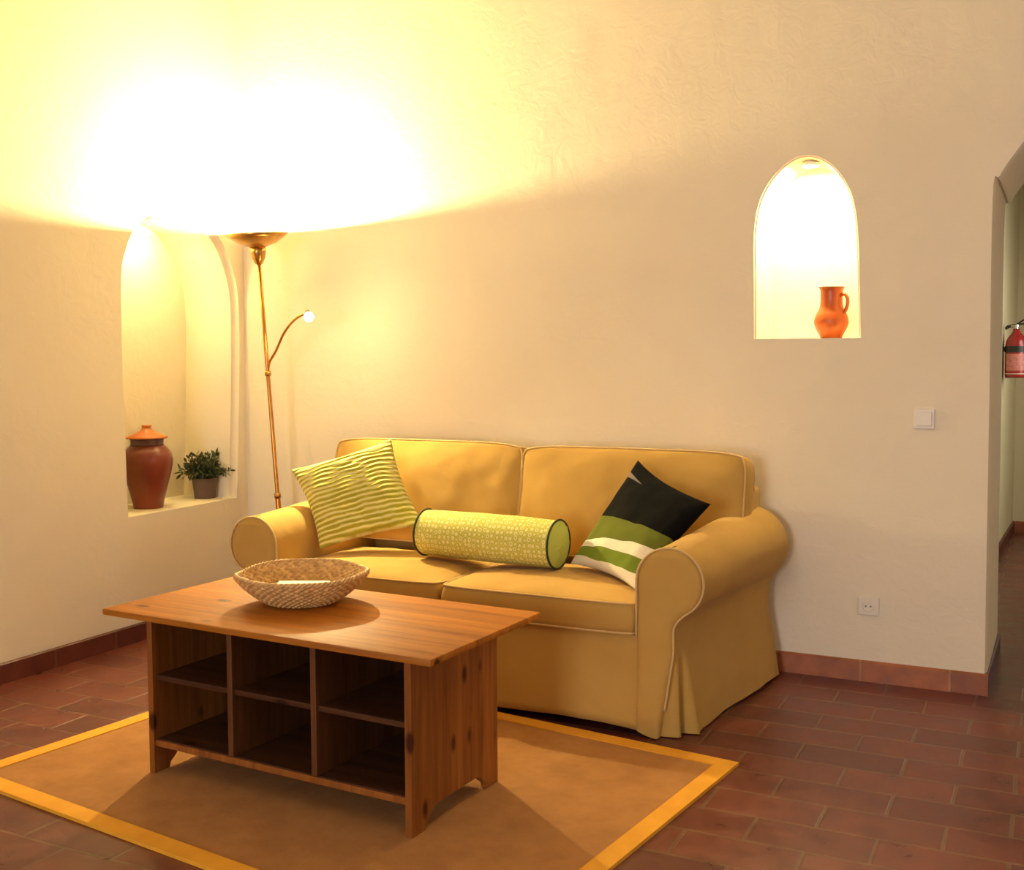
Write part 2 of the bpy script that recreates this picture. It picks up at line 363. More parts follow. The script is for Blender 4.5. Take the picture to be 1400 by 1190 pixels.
# niche / arch outlines in wall coordinates (along wall, z)
right_niche = [(2.716, 1.402), (2.714, 1.60), (2.711, 1.80), (2.722, 1.93), (2.754, 2.02), (2.81, 2.095), (2.868, 2.137), (2.917, 2.149), (2.975, 2.138),
               (3.035, 2.095), (3.09, 2.015), (3.12, 1.92), (3.134, 1.80), (3.142, 1.60), (3.15, 1.402)]
left_niche = [(-.847, .594), (-.853, 1.0), (-.857, 1.45), (-.852, 1.70), (-.828, 1.82), (-.765, 1.945), (-.68, 2.02), (-.60, 2.055), (-.515, 2.066), (-.42, 2.058),
              (-.32, 2.03), (-.225, 1.985), (-.14, 1.90), (-.075, 1.77), (-.047, 1.65), (-.042, 1.45), (-.06, 1.0), (-.085, .598)]
arch = [(3.635, 0), (3.632, .6), (3.630, 1.2), (3.627, 1.93), (3.650, 2.01), (3.70, 2.09), (3.78, 2.19), (3.90, 2.28), (4.05, 2.33), (4.2, 2.345), (4.35, 2.33),
        (4.5, 2.28), (4.62, 2.19), (4.70, 2.09), (4.75, 2.01), (4.77, 1.9), (4.77, 1.2), (4.77, .6), (4.77, 0)]
def smooth_outline(o, sill=True):
    s = spline([(a, b, 0) for a, b in o], 5)
    return [(p.x, p.y) for p in s]
def wall_with_hole(bm, outer, holes, place):
    """flat wall with holes; `place(u,z,depth)` puts a wall coordinate in space"""
    edges = []
    for loop in [outer]+holes:
        vs_ = [bm.verts.new(place(u, z, 0)) for u, z in loop]
        edges += [bm.edges.new((vs_[i], vs_[(i+1) % len(vs_)])) for i in range(len(vs_))]
    bmesh.ops.triangle_fill(bm, use_beauty=True, use_dissolve=False, edges=edges)
def niche_inside(bm, loop, place, depth, shrink, lip=.022, back=True, splay=(0, 0)):
    """rounded lip, side walls and back of a niche"""
    cu = sum(p[0] for p in loop)/len(loop); zc = (min(p[1] for p in loop)+max(p[1] for p in loop))/2; zmin = min(p[1] for p in loop)
    rows = []
    steps = [(0, 0), (.25, .06), (.6, .35), (.85, .7), (1, 1)]
    n = len(loop)
    def off(k):  # outward normal of the loop in the wall plane, pointing into the opening
        a = loop[max(k-1, 0)]; b = loop[min(k+1, n-1)]
        t = Vector((b[0]-a[0], b[1]-a[1])).normalized(); nn = Vector((t.y, -t.x))
        if nn.dot(Vector((cu-loop[k][0], zc-loop[k][1]))) < 0: nn = -nn
        return nn
    # lip: quarter round, wall face -> inside
    for i in range(5):
        a = i/4*PI/2
        rows.append([place(loop[k][0]+off(k).x*lip*(1-math.cos(a)) if True else 0, max(zmin, loop[k][1]+off(k).y*lip*(1-math.cos(a))), lip*math.sin(a)) for k in range(n)])
    for d in (.35, .7, 1):
        row = []
        for k in range(n):
            o_ = off(k); s = lip+shrink*d
            u = loop[k][0]+o_.x*s + splay[0]*d; z = loop[k][1]+o_.y*s
            row.append(place(u, max(zmin, z), lip+(depth-lip)*d))
        rows.append(row)
    V = loft(bm, rows)
    if back: bm.faces.new(V[-1])
    # sill
    L = [r[0] for r in V]; R = [r[-1] for r in V]
    bm.faces.new(L+R[::-1])
def placeB(u, z, d): return Vector((u, d, z))
def placeL(u, z, d): return Vector((-d, u, z))
rn = smooth_outline(right_niche); ln = smooth_outline(left_niche); ar = smooth_outline(arch)
bm = bmesh.new()
outer = [(0, 0)] + [ar[0]] + ar[1:-1] + [ar[-1]] + [(WX, 0), (WX, CZ), (0, CZ)]
wall_with_hole(bm, outer, [rn], placeB)
niche_inside(bm, rn, placeB, .26, .008, lip=.008)
# thick jamb of the archway, slightly splayed
rows = []
for d, sp in ((0, 0), (.012, .004), (.03, .008), (.35, .013), (TH, .016)):
    cxm = 4.2; rows.append([Vector((u+(sp if u < cxm else -sp), d, z-(sp if z > 2 else 0))) for u, z in ar])
loft(bm, rows)
# far face of the wall, toward the hall
edges = []
o2 = [(0, 0)] + [(u+(.016 if u < 4.2 else -.016), z-(.016 if z > 2 else 0)) for u, z in ar] + [(WX, 0), (WX, CZ), (0, CZ)]
wall_with_hole(bm, o2, [], lambda u, z, d: Vector((u, TH, z)))
struct(link('wall_back', bm, M['wall'], autosmooth=35, smooth=True))
bm = bmesh.new()
wall_with_hole(bm, [(WY, 0), (0, 0), (0, CZ), (WY, CZ)], [ln], placeL)
niche_inside(bm, ln, placeL, .33, .01, lip=.03)
struct(link('wall_left', bm, M['wall'], autosmooth=35, smooth=True))
# right wall, rear wall, both with openings for added windows
bm = bmesh.new()
for a in ((WY, -3.4, 0, CZ), (-1.8, TH, 0, CZ), (-3.4, -1.8, 0, .7), (-3.4, -1.8, 2.3, CZ)): box(bm, WX, WX+.2, a[0], a[1], a[2], a[3])
struct(link('wall_right', bm, M['wall']))
wn = bpy.data.objects.new('added_window_2', None); COL.objects.link(wn); wn.location = (WX+.1, -2.6, .7); wn.rotation_euler = (0, 0, PI/2); struct(wn)  # unseen window, added to carry the side fill light
bm = bmesh.new()
for a in ((-.8, -.74, 0, 1.6), (.74, .8, 0, 1.6), (-.74, .74, 0, .06), (-.74, .74, 1.54, 1.6), (-.03, .03, .06, 1.54)): box(bm, a[0], a[1], -.03, .03, a[2], a[3])
link('added_window_frame', bm, M['frame_wood'], wn)
bm = bmesh.new()
for a in ((-.2, 1.7, 0, CZ), (3.3, WX+.2, 0, CZ), (1.7, 3.3, 0, .65), (1.7, 3.3, 2.25, CZ)): box(bm, a[0], a[1], WY-.3, WY, a[2], a[3])
struct(link('wall_rear', bm, M['wall']))
wn = bpy.data.objects.new('added_window_1', None); COL.objects.link(wn); wn.location = (2.5, WY-.1, .65); struct(wn)  # window added out of view to carry the rear fill light
bm = bmesh.new()
for a in ((-.8, -.74, 0, 1.6), (.74, .8, 0, 1.6), (-.74, .74, 0, .06), (-.74, .74, 1.54, 1.6), (-.03, .03, .06, 1.54)): box(bm, a[0], a[1], -.03, .03, a[2], a[3])
link('added_window_frame', bm, M['frame_wood'], wn)
# floor (room + hall), ceilings
bm = bmesh.new(); box(bm, -.2, WX+.2, WY-.2, 4.6, -.08, 0); struct(link('floor', bm, M['floor']))
bm = bmesh.new(); box(bm, -.2, WX+.2, WY-.2, 4.6, CZ, CZ+.1); struct(link('ceiling', bm, M['ceil']))
# hall
bm = bmesh.new()
hp = [(3.35, TH), (3.50, 2.2), (3.535, 3.0), (3.57, 3.8), (3.60, 4.42)]
rows = [[Vector((x, y, z)) for x, y in hp] for z in (0, CZ)]; loft(bm, rows)
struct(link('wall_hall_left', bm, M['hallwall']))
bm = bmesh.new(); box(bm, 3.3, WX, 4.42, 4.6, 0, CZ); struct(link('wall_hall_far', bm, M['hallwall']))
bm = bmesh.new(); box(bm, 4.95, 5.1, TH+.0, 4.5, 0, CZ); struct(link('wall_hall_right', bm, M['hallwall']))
# skirting
BH = .085
def skirting(name, pts, mat, t=.014, h=BH):
    """runs along a floor polyline; room side is to the right of the direction of travel"""
    bm = bmesh.new(); P = [Vector((*p, 0)) for p in pts]; rows = []
    for i, p in enumerate(P):
        d1 = (P[min(i+1, len(P)-1)]-P[i-1 if i else 0]).normalized(); nn = Vector((d1.y, -d1.x, 0))
        rows.append([p+Vector((0, 0, .0)), p+nn*t, p+nn*t+Vector((0, 0, h-.006)), p+nn*(t-.006)+Vector((0, 0, h)), p+Vector((0, 0, h))])
    V = loft(bm, rows); bm.faces.new(V[0]); bm.faces.new(V[-1])
    return struct(link(name, bm, mat))
def densify(a, b, n): return [(a[0]+(b[0]-a[0])*i/n, a[1]+(b[1]-a[1])*i/n) for i in range(n+1)]
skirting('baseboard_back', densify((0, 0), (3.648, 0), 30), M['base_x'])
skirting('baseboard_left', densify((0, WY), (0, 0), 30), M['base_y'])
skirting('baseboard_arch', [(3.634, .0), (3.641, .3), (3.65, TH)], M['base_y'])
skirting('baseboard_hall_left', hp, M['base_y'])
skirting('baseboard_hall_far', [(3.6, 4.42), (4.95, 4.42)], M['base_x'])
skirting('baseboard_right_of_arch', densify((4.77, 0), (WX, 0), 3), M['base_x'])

# fixture added for the ceiling fill light (out of the camera's view)
t = thing('added_ceiling_lamp', 'brass ceiling fitting added out of view for the fill light', 'ceiling lamp', (2.6, -3.6, CZ))
bm = bmesh.new(); lathe(bm, [(0, 0), (.05, 0), (.05, -.02), (.01, -.035), (.01, -.42), (.04, -.43), (.05, -.455)], 24); link('ceiling_rose', bm, M['brass'], t, smooth=True)

# ------------------------------------------------------------------ rug
RUG = (1.8545, -1.7356, -.1255)
t = thing('area_rug', 'tan woven rug with yellow orange border under the coffee table', 'rug', (RUG[0], RUG[1], 0), RUG[2])
L, Wd, bw = 2.05/2, 1.4423/2, .062
bm = bmesh.new(); box(bm, -L+bw-.003, L-bw+.003, -Wd+bw-.003, Wd-bw+.003, .001, .008); link('woven_field', bm, M['rug'], t)
bm = bmesh.new()
out = [(-L, -Wd), (L, -Wd), (L, Wd), (-L, Wd)]; inn = [(-L+bw, -Wd+bw), (L-bw, -Wd+bw), (L-bw, Wd-bw), (-L+bw, Wd-bw)]
for i in range(4):
    j = (i+1) % 4
    a, b, c, d = out[i], out[j], inn[j], inn[i]
    lo = [bm.verts.new((*p, .0005)) for p in (a, b, c, d)]; hi = [bm.verts.new((*p, .0115)) for p in (a, b, c, d)]
    bm.faces.new(hi); bm.faces.new(lo[::-1])
    for k in range(4): bm.faces.new((lo[k], lo[(k+1) % 4], hi[(k+1) % 4], hi[k]))
link('border', bm, M['rug_border'], t)

# ------------------------------------------------------------------ coffee table
TX, TY, TR, TL, TW, TZ = 1.8041, -1.8294, -.0552, 1.2462, .6155, .541
RZ = .0085
t = thing('coffee_table', 'orange pine coffee table with six open cubbies standing on the rug', 'coffee table', (TX, TY, 0), TR)
L, Wd = TL/2, TW/2
bm = bmesh.new(); box(bm, -L, L, -Wd, Wd, TZ-.021, TZ, bev=.005)
link('table_top', bm, M['wood_x'], t, smooth=True, autosmooth=40)
bm = bmesh.new(); ci = .055
for a in ((-L+ci, L-ci, -Wd+ci-.012, -Wd+ci+.004), (-L+ci, L-ci, Wd-ci-.004, Wd-ci+.012), (-L+ci-.012, -L+ci+.006, -Wd+ci-.012, Wd-ci+.012), (L-ci-.006, L-ci+.012, -Wd+ci-.012, Wd-ci+.012)):
    box(bm, *a, TZ-.032, TZ-.021)
link('edge_moulding', bm, M['wood_x'], t)
px = L-.1153; fy = Wd-.0744
def side_panel(x0, x1):
    bm = bmesh.new()
    def arc():
        # bottom outline with two feet and an ogee cut-out between them
        return [(-fy, RZ), (-fy+.062, RZ), (-fy+.068, RZ+.018), (-fy+.085, RZ+.030), (-fy+.10, RZ+.045), (-fy+.125, RZ+.055), (fy-.125, RZ+.055), (fy-.10, RZ+.045),
                (fy-.085, RZ+.030), (fy-.068, RZ+.018), (fy-.062, RZ), (fy, RZ)]
    pts = arc()+[(fy, TZ-.021), (-fy, TZ-.021)]
    a = [bm.verts.new((x0, y, z)) for y, z in pts]; b = [bm.verts.new((x1, y, z)) for y, z in pts]
    bm.faces.new(a); bm.faces.new(b[::-1])
    for i in range(len(pts)): bm.faces.new((a[i], a[(i+1) % len(pts)], b[(i+1) % len(pts)], b[i]))
    link('side_panel', bm, M['wood_side'], t)
side_panel(px-.022, px); side_panel(-px, -px+.022)
zb, zm = .118, .325
boxo('bottom_shelf', M['wood_in_shaded'], t, -px+.022, px-.022, -fy+.012, fy-.012, zb-.02, zb, bev=.002)
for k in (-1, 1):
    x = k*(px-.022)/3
    boxo('divider', M['wood_div_shaded'], t, x-.010, x+.010, -fy+.004, fy-.016, zb, TZ-.021, bev=.0015)
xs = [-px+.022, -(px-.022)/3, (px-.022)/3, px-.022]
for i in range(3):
    boxo('middle_shelf', M['wood_in_shaded'], t, xs[i]+(.010 if i else 0), xs[i+1]-(.010 if i < 2 else 0), -fy+.014, fy-.016, zm-.017, zm, bev=.002)
boxo('back_panel', M['wood_back_shaded'], t, -px+.022, px-.022, fy-.016, fy-.004, zb-.02, TZ-.021)
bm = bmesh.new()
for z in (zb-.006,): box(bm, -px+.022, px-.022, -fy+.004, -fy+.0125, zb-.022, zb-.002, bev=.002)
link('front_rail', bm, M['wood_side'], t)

# ------------------------------------------------------------------ wicker bowl with a card in it
BX, BY, BR, BHt = 1.682, -1.752, .208, .089
t = thing('wicker_bowl', 'round woven wicker bowl on the coffee table', 'bowl', (BX, BY, TZ))
def bprof(s):   # 0 = base edge, 1 = rim
    return .105+(BR-.105)*(1-(1-s)**1.5)*.55+(BR-.105)*s*.45, BHt*(s**1.15)
bm = bmesh.new(); rows = []; NS = 42; RW = 13; sub = 6; TH_ = 252
for side in (0, 1):
    seq = range(RW*sub+1) if side == 0 else range(RW*sub, -1, -1)
    for i in seq:
        s = i/(RW*sub); row = int(min(i//sub, RW-1)); ph = (i/sub) % 1
        r, z = bprof(s); r += (.005 if side == 0 else -.005); z += (0.0 if side == 0 else .005)
        ring = []
        for k in range(TH_):
            th = 2*PI*k/TH_
            a = math.sin(PI*ph)*(.0045*math.sin(NS*th+PI*(row % 2))+.0015)
            wob = .003*math.sin(3*th+1)*s+.002*math.sin(5*th)*s
            rr_ = r+(a if side == 0 else -a*-1)+wob*.6
            ring.append((rr_*math.cos(th), rr_*math.sin(th), z+.003+wob))
        rows.append(ring)
V = loft(bm, rows, closed_u=True)
link('woven_body', bm, M['wicker'], t, smooth=True)
bm = bmesh.new(); lathe(bm, [(0, .001), (.104, .001), (.109, .005), (.104, .010), (0, .009)], 64); link('base', bm, M['wicker'], t, smooth=True)
bm = bmesh.new()
for q in range(3):
    pts = []
    for k in range(300):
        th = 2*PI*k/300; a = 26*th+q*2*PI/3
        wob = .003*math.sin(3*th+1)+.002*math.sin(5*th)
        pts.append(((BR+.001+wob*.6+.0045*math.cos(a))*math.cos(th), (BR+.001+wob*.6+.0045*math.cos(a))*math.sin(th), BHt+.006+wob+.004*math.sin(a)))
    tube(bm, pts, .0042, 6, closed=True)
link('rim', bm, M['wicker_rim'], t, smooth=True)
bm = bmesh.new(); box(bm, -.083, .083, -.028, .028, 0, .007, bev=.001)
c = link('paper_booklet', bm, M['paper'], None, loc=(1.680, -1.745, .594)); c.rotation_euler = (.05, .0, .44)
tag(c, 'white paper booklet lying inside the wicker bowl', 'booklet')

# ------------------------------------------------------------------ sofa
sofa = thing('sofa', 'mustard yellow slipcovered two seat sofa with rolled arms against the back wall', 'sofa', (1.78, -.53, 0))
SO = Vector((1.78, -.53, 0))
def sl(name, bm, mat, parent=None, smooth=True, **k):
    bmesh.ops.translate(bm, vec=-SO, verts=bm.verts)
    return link(name, bm, mat, parent or sofa, smooth=smooth, **k)
def arm_profile(y, mir, nrow=64):
    zb0 = .0145 if mir else .004
    """rows of (z, x_inner, x_outer, ...) from floor to top of the roll"""
    t_ = (y+1.02)/.97
    cx = 2.683+.062*t_; r = .12+.036*t_**1.3; cz = .552+.004*t_
    xi = cx-r
    neck = 2.697+.118*t_
    bot = {0: 0}
    # fold pattern of the corner pleat at the hem
    ks = [(-1.02, -.047), (-1.005, -.052), (-.992, .006), (-.978, .012), (-.966, -.060), (-.952, -.050), (-.925, .055), (-.88, .040), (-.6, .036), (-.1, .050), (-.05, .05)]
    for (a, va), (b, vb) in zip(ks, ks[1:]):
        if a <= y <= b: f = (y-a)/(b-a); f = f*f*(3-2*f); fl = va+(vb-va)*f; break
    else: fl = .05
    rows = []
    zt = cz+r
    for i in range(nrow+1):
        s = i/nrow; z = zb0+(zt-zb0)*(1-(1-s)**1.6)
        z = min(z, zt-1e-5)
        left = xi if z < cz else cx-math.sqrt(max(r*r-(z-cz)**2, 0))
        # outer
        za = cz-r*.80
        if z >= za:
            right = cx+math.sqrt(max(r*r-(z-cz)**2, 0))
        else:
            xa = cx+r*.6
            # underside of the roll curling into the neck
            f = min(1, (za-z)/.075); f2 = 1-(1-f)**2
            right = xa+(neck-xa)*f2
        k = max(0, 1-z/.30)
        right += fl*k
        rows.append((z, left, right))
    return rows
def make_arm(mir):
    X = (lambda x: x) if not mir else (lambda x: 3.562-x)
    ys = [-1.02, -1.012, -1.005, -.998, -.992, -.985, -.978, -.972, -.966, -.959, -.952, -.943, -.934, -.925, -.90, -.86, -.8, -.72, -.64, -.56, -.48, -.40, -.32, -.24, -.16, -.10, -.06, -.04]
    bm = bmesh.new(); rows = []
    profs = [arm_profile(y, mir) for y in ys]
    zl = .02 if mir else 0
    for y, pf in zip(ys, profs):
        ring = []
        fr = .010*max(0, 1-(y+1.02)/.02) if y < -1.0 else 0
        tail = max(0, (y+.10)/.06)*.035
        for z, a, b in pf: 
            w_ = .006*nz((a, y, z), 5)+.003*nz((a, y, z), 14)
            ring.append((X(a+fr*.3+w_*.6+tail*.3), y, z-tail*(z/.7)*.6))
        for z, a, b in reversed(pf):
            q = max(0, min(1, (z-.02)/.2))
            w_ = .010*nz((b, y, z), 4, 3)+.005*nz((b, y, z), 11, 5)
            hem = 0
            ring.append((X(b-fr*.3+w_*(1 if y > -.9 else .3)-tail), y, (z if z > .02 else z+.012*max(0, (y+.9)))-tail*(z/.7)*.6))
        rows.append(ring)
    V = loft(bm, rows)
    # front cap as rows between inner and outer edge
    pf = profs[0]; n = len(pf); m = 12
    front = V[0]
    Lv = front[:n]; Rv = front[n:][::-1]
    grid = []
    for i in range(n):
        z, a, b = pf[i]
        line = [Lv[i]]
        for k in range(1, m):
            s = k/m; x = a+(b-a)*s
            bulge = .016*(1-(2*s-1)**4)*min(1, z/.08 if z < .08 else 1)*min(1, (pf[-1][0]-z)/.03)
            line.append(bm.verts.new((X(x), -1.02-bulge-.004*nz((x, 0, z), 9)-.02*max(0, 1-z/.3), z+.024*(1-s)**2*max(0, 1-z/.2))))
        line.append(Rv[i]); grid.append(line)
    for i in range(n-1):
        for k in range(m): bm.faces.new((grid[i][k], grid[i][k+1], grid[i+1][k+1], grid[i+1][k]))
    bm.faces.new(V[-1])
    arm = sl('arm', bm, M['sofa'])
    # piping round the front panel, down the neck
    pts = []
    for z, a, b in pf:
        if z > .355: pts.append((X(a), -1.022, z))
    top = [(X(b), -1.022, z) for z, a, b in reversed(pf) if z > .10]
    pts = pts+top
    pts = [p for i, p in enumerate(pts) if i == 0 or (Vector(p)-Vector(pts[i-1])).length > .004]
    bm = bmesh.new(); tube(bm, pts, .0045, 6); sl('arm_piping', bm, M['piping'], arm)
    arm_p = bpy.data.objects[-1] if False else None
def reparent_fix():
    # sub-parts were shifted by the sofa origin like their parents: parents sit at the origin of the sofa empty
    pass
make_arm(False); make_arm(True)
# back frame
bm = bmesh.new(); box(bm, .80, 2.765, -.25, -.045, .012, .80, bev=.035, seg=4)
sl('back_frame', bm, M['sofa'], autosmooth=50)
# base under the cushions
bm = bmesh.new(); box(bm, .97, 2.60, -.985, -.20, .10, .352, bev=.012); sl('seat_base', bm, M['sofa'])
# front skirt panel, hem slightly wavy and off the floor
bm = bmesh.new(); rows = []
xs_ = [.98+(2.585-.98)*i/60 for i in range(61)]
for j in range(13):
    s = j/12
    row = []
    for x in xs_:
        z = .352-(.352-.030-.006*math.sin(x*3.1))*s
        e = max(0, (x-2.45)/.135); z -= .012*s*e
        y = -1.008-.026*s-.016*s*s*nz((x, 0, s*.4), 4, 2)-.004*nz((x, 0, z), 16)
        row.append((x, y, z))
    rows.append(row)
back = [[(p[0], p[1]+.012, p[2]) for p in r] for r in reversed(rows)]
loft(bm, rows+back+[rows[0]]); sl('front_skirt', bm, M['sofa'])

def cushion(w, d, h, ct, cb, corner=.045, nx=36, ny=28, pt=2.6, seed=0, bulge=.012, wr=.006, sag=0):
    """box cushion centred on the origin (w along x, d along y, thickness h); returns bmesh rows and seam loops"""
    bm = bmesh.new()
    def outline(u, v):
        # u,v in [-1,1] -> rounded rectangle
        x, y = u*w/2, v*d/2
        kx, ky = abs(u)**6, abs(v)**6
        x -= math.copysign(corner*kx*ky*.42, u); y -= math.copysign(corner*kx*ky*.42, v)
        return x, y
    us = [math.sin(PI/2*(-1+2*i/nx))*.35+(-1+2*i/nx)*.65 for i in range(nx+1)]
    vs2 = [math.sin(PI/2*(-1+2*i/ny))*.35+(-1+2*i/ny)*.65 for i in range(ny+1)]
    grids = []
    for sgn, c in ((1, ct), (-1, cb)):
        g = []
        for j, v in enumerate(vs2):
            row = []
            for i, u in enumerate(us):
                x, y = outline(u, v)
                m_ = (1-abs(u)**pt)*(1-abs(v)**pt)
                z = sgn*(h/2+c*m_**.75)
                z += wr*min(1, m_*5)*(nz((x, y, sgn), 5, seed)+.5*nz((x, y, sgn), 13, seed))
                row.append(bm.verts.new((x, y, z)))
            g.append(row)
        for j in range(ny):
            for i in range(nx): bm.faces.new((g[j][i], g[j][i+1], g[j+1][i+1], g[j+1][i]))
        grids.append(g)
    def rim(g): return [g[0][i] for i in range(nx)]+[g[j][nx] for j in range(ny)]+[g[ny][nx-i] for i in range(nx)]+[g[ny-j][0] for j in range(ny)]
    A, B = rim(grids[0]), rim(grids[1]); prev = A; n = len(A)
    for k in range(1, 5):
        s = k/5; cur = []
        for a, b in zip(A, B):
            p = a.co.lerp(b.co, s); q = 1+bulge*math.sin(PI*s)*2/max(w, d)
            cur.append(bm.verts.new((p.x*q, p.y*q, p.z)))
        for i in range(n): bm.faces.new((prev[i], prev[(i+1) % n], cur[(i+1) % n], cur[i]))
        prev = cur
    for i in range(n): bm.faces.new((prev[i], prev[(i+1) % n], B[(i+1) % n], B[i]))
    return bm, [v.co.copy() for v in A], [v.co.copy() for v in B]
def place_cushion(name, args, loc, rx, rz=0, kw={}):
    bm, A, B = cushion(*args, **kw)
    Mx = Matrix.Translation(Vector(loc)-SO) @ Matrix.Rotation(rz, 4, 'Z') @ Matrix.Rotation(rx, 4, 'X')
    bm.transform(Mx)
    o = link(name, bm, M['sofa'], sofa, smooth=True)
    bm = bmesh.new()
    for loop in (A, B):
        tube(bm, [Mx @ Vector((p.x*1.003, p.y*1.003, p.z)) for p in loop], .0042, 6, closed=True)
    link('piping', bm, M['piping'], o, smooth=True)
    return o
# seat cushions
place_cushion('seat_cushion', (.765, .62, .105, .034, .004), (1.374, -.706, .408), -.012, kw=dict(seed=3))
place_cushion('seat_cushion', (.795, .63, .105, .034, .004), (2.166, -.715, .408), -.012, kw=dict(seed=8))
# back cushions: local x width, y height, z thickness; tilted up
place_cushion('back_cushion', (.985, .46, .15, .040, .02), (1.287, -.262, .712), PI/2-.20, .0, kw=dict(seed=5, wr=.010))
place_cushion('back_cushion', (.985, .46, .15, .045, .02), (2.268, -.262, .705), PI/2-.20, .0, kw=dict(seed=9, wr=.010))

# ------------------------------------------------------------------ pillows
def pillow(name, BL, BRr, TRr, TLl, thick, mat, nx=40, ny=40, ripple=0, pinch=.10, seed=0):
    """stuffed square pillow spanned by its four corners; uv runs BL->BR (u), BL->TL (v)"""
    BL, BRr, TRr, TLl = map(Vector, (BL, BRr, TRr, TLl)); c = (BL+BRr+TRr+TLl)/4
    nrm = ((BRr-BL)+(TRr-TLl)).cross((TLl-BL)+(TRr-BRr)).normalized()
    if nrm.dot(CAM-c) < 0: nrm = -nrm
    bm = bmesh.new(); uvl = bm.loops.layers.uv.new('UVMap'); G = {}
    for side in (1, -1):
        for j in range(ny+1):
            for i in range(nx+1):
                edge = i in (0, nx) or j in (0, ny)
                if side == -1 and edge: G[-1, i, j] = G[1, i, j]; continue
                a, b = -math.cos(PI*i/nx), -math.cos(PI*j/ny); u, v = a*.55+(-1+2*i/nx)*.45, b*.55+(-1+2*j/ny)*.45
                uu_ = u*(1-pinch*(1-abs(v)**2)*abs(u)**3); vv_ = v*(1-pinch*(1-abs(u)**2)*abs(v)**3)
                s, t_ = (uu_+1)/2, (vv_+1)/2
                p = BL*(1-s)*(1-t_)+BRr*s*(1-t_)+TRr*s*t_+TLl*(1-s)*t_
                hgt = thick/2*((1-u*u)*(1-v*v))**.42
                hgt *= 1+.12*nz((u, v, seed), 1.6)
                if ripple: hgt += ripple*math.sin(19*2*PI*(t_+.05*nz((u, v, 0), 2.5)))*min(1, (1-abs(u))*(1-abs(v))*14)
                else: hgt += .006*nz((u*1.0, v, seed), 4)*min(1, (1-abs(u))*(1-abs(v))*10)
                if edge: hgt = 0; p = p+nrm*.004*nz((u*3, v*3, 1), 2)
                G[side, i, j] = bm.verts.new(p-c+nrm*hgt*side)
                G['uv', i, j] = (s, t_)
        for j in range(ny):
            for i in range(nx):
                idx = [(i, j), (i+1, j), (i+1, j+1), (i, j+1)]
                f = bm.faces.new([G[side, *q] for q in idx]); 
                for lp, q in zip(f.loops, idx): lp[uvl].uv = G['uv', *q]
    o = link(name, bm, mat, smooth=True, loc=c)
    loop = [G[1, 0, 0]] and None
    return o
gp = pillow('throw_pillow', (1.035, -.775, .508), (1.448, -.585, .612), (1.178, -.42, .967), (.822, -.69, .836), .135, M['stripe'], nx=44, ny=120, ripple=.0030)
tag(gp, 'square pillow with wavy lime green and white stripes leaning on the left arm', 'pillow')
bp = pillow('throw_pillow', (2.14, -.62, .505), (2.505, -.875, .485), (2.715, -.63, .779), (2.352, -.42, .912), .125, M['block'], seed=4)
tag(bp, 'square black, olive and white pillow leaning on the right arm', 'pillow')
# bolster
A, B = Vector((1.500, -.655, .596)), Vector((2.122, -.695, .594)); ax = (B-A).normalized(); R_ = .096
t = thing('bolster_pillow', 'lime green flowered bolster pillow with dark piping lying on the sofa seat', 'pillow', (A+B)/2)
c0 = (A+B)/2; half = (B-A).length/2
sd = ax.cross(Vector((0, 0, 1))).normalized(); upv = sd.cross(ax)
bm = bmesh.new(); uvl = bm.loops.layers.uv.new('UVMap'); NSg, NL = 56, 40; V = []
for i in range(NL+1):
    s = -1+2*i/NL; ring = []
    for k in range(NSg):
        th = 2*PI*k/NSg
        r = R_*(1+.035*(1-s*s)+.02*nz((s*1.5, math.cos(th), math.sin(th)), 1.5))
        zz = upv*math.sin(th)*r*(1 if math.sin(th) > 0 else .965)
        ring.append(bm.verts.new(ax*half*s+sd*math.cos(th)*r+zz))
    V.append(ring)
for i in range(NL):
    for k in range(NSg):
        f = bm.faces.new((V[i][k], V[i][(k+1) % NSg], V[i+1][(k+1) % NSg], V[i+1][k]))
        for lp, (a, b) in zip(f.loops, ((i, k), (i, k+1), (i+1, k+1), (i+1, k))): lp[uvl].uv = (a/NL, b/NSg)
link('cover', bm, M['flower'], t, smooth=True)
for e in (-1, 1):
    bm = bmesh.new(); rows = []
    for q in range(9):
        rr_ = R_*(1-q/8)*.998; d_ = .016*(1-(1-q/8)**2)
        if q == 8: rr_ = .0005
        rows.append([ax*e*(half+d_)+sd*math.cos(2*PI*k/NSg)*rr_+upv*math.sin(2*PI*k/NSg)*rr_*(1 if math.sin(2*PI*k/NSg) > 0 else .965)+ax*e*.003*nz((math.cos(2*PI*k/NSg)*2, math.sin(2*PI*k/NSg)*2, q*.3), 2) for k in range(NSg)])
    V = loft(bm, rows, closed_u=True); bm.faces.new(V[-1]); link('end_cap', bm, M['bolster_end'], t, smooth=True)
    bm = bmesh.new(); tube(bm, [ax*e*half+sd*math.cos(2*PI*k/48)*(R_+.002)+upv*math.sin(2*PI*k/48)*(R_+.002)*(1 if math.sin(2*PI*k/48) > 0 else .965) for k in range(48)], .0042, 6, closed=True)
    link('piping', bm, M['pip_dark'], t, smooth=True)

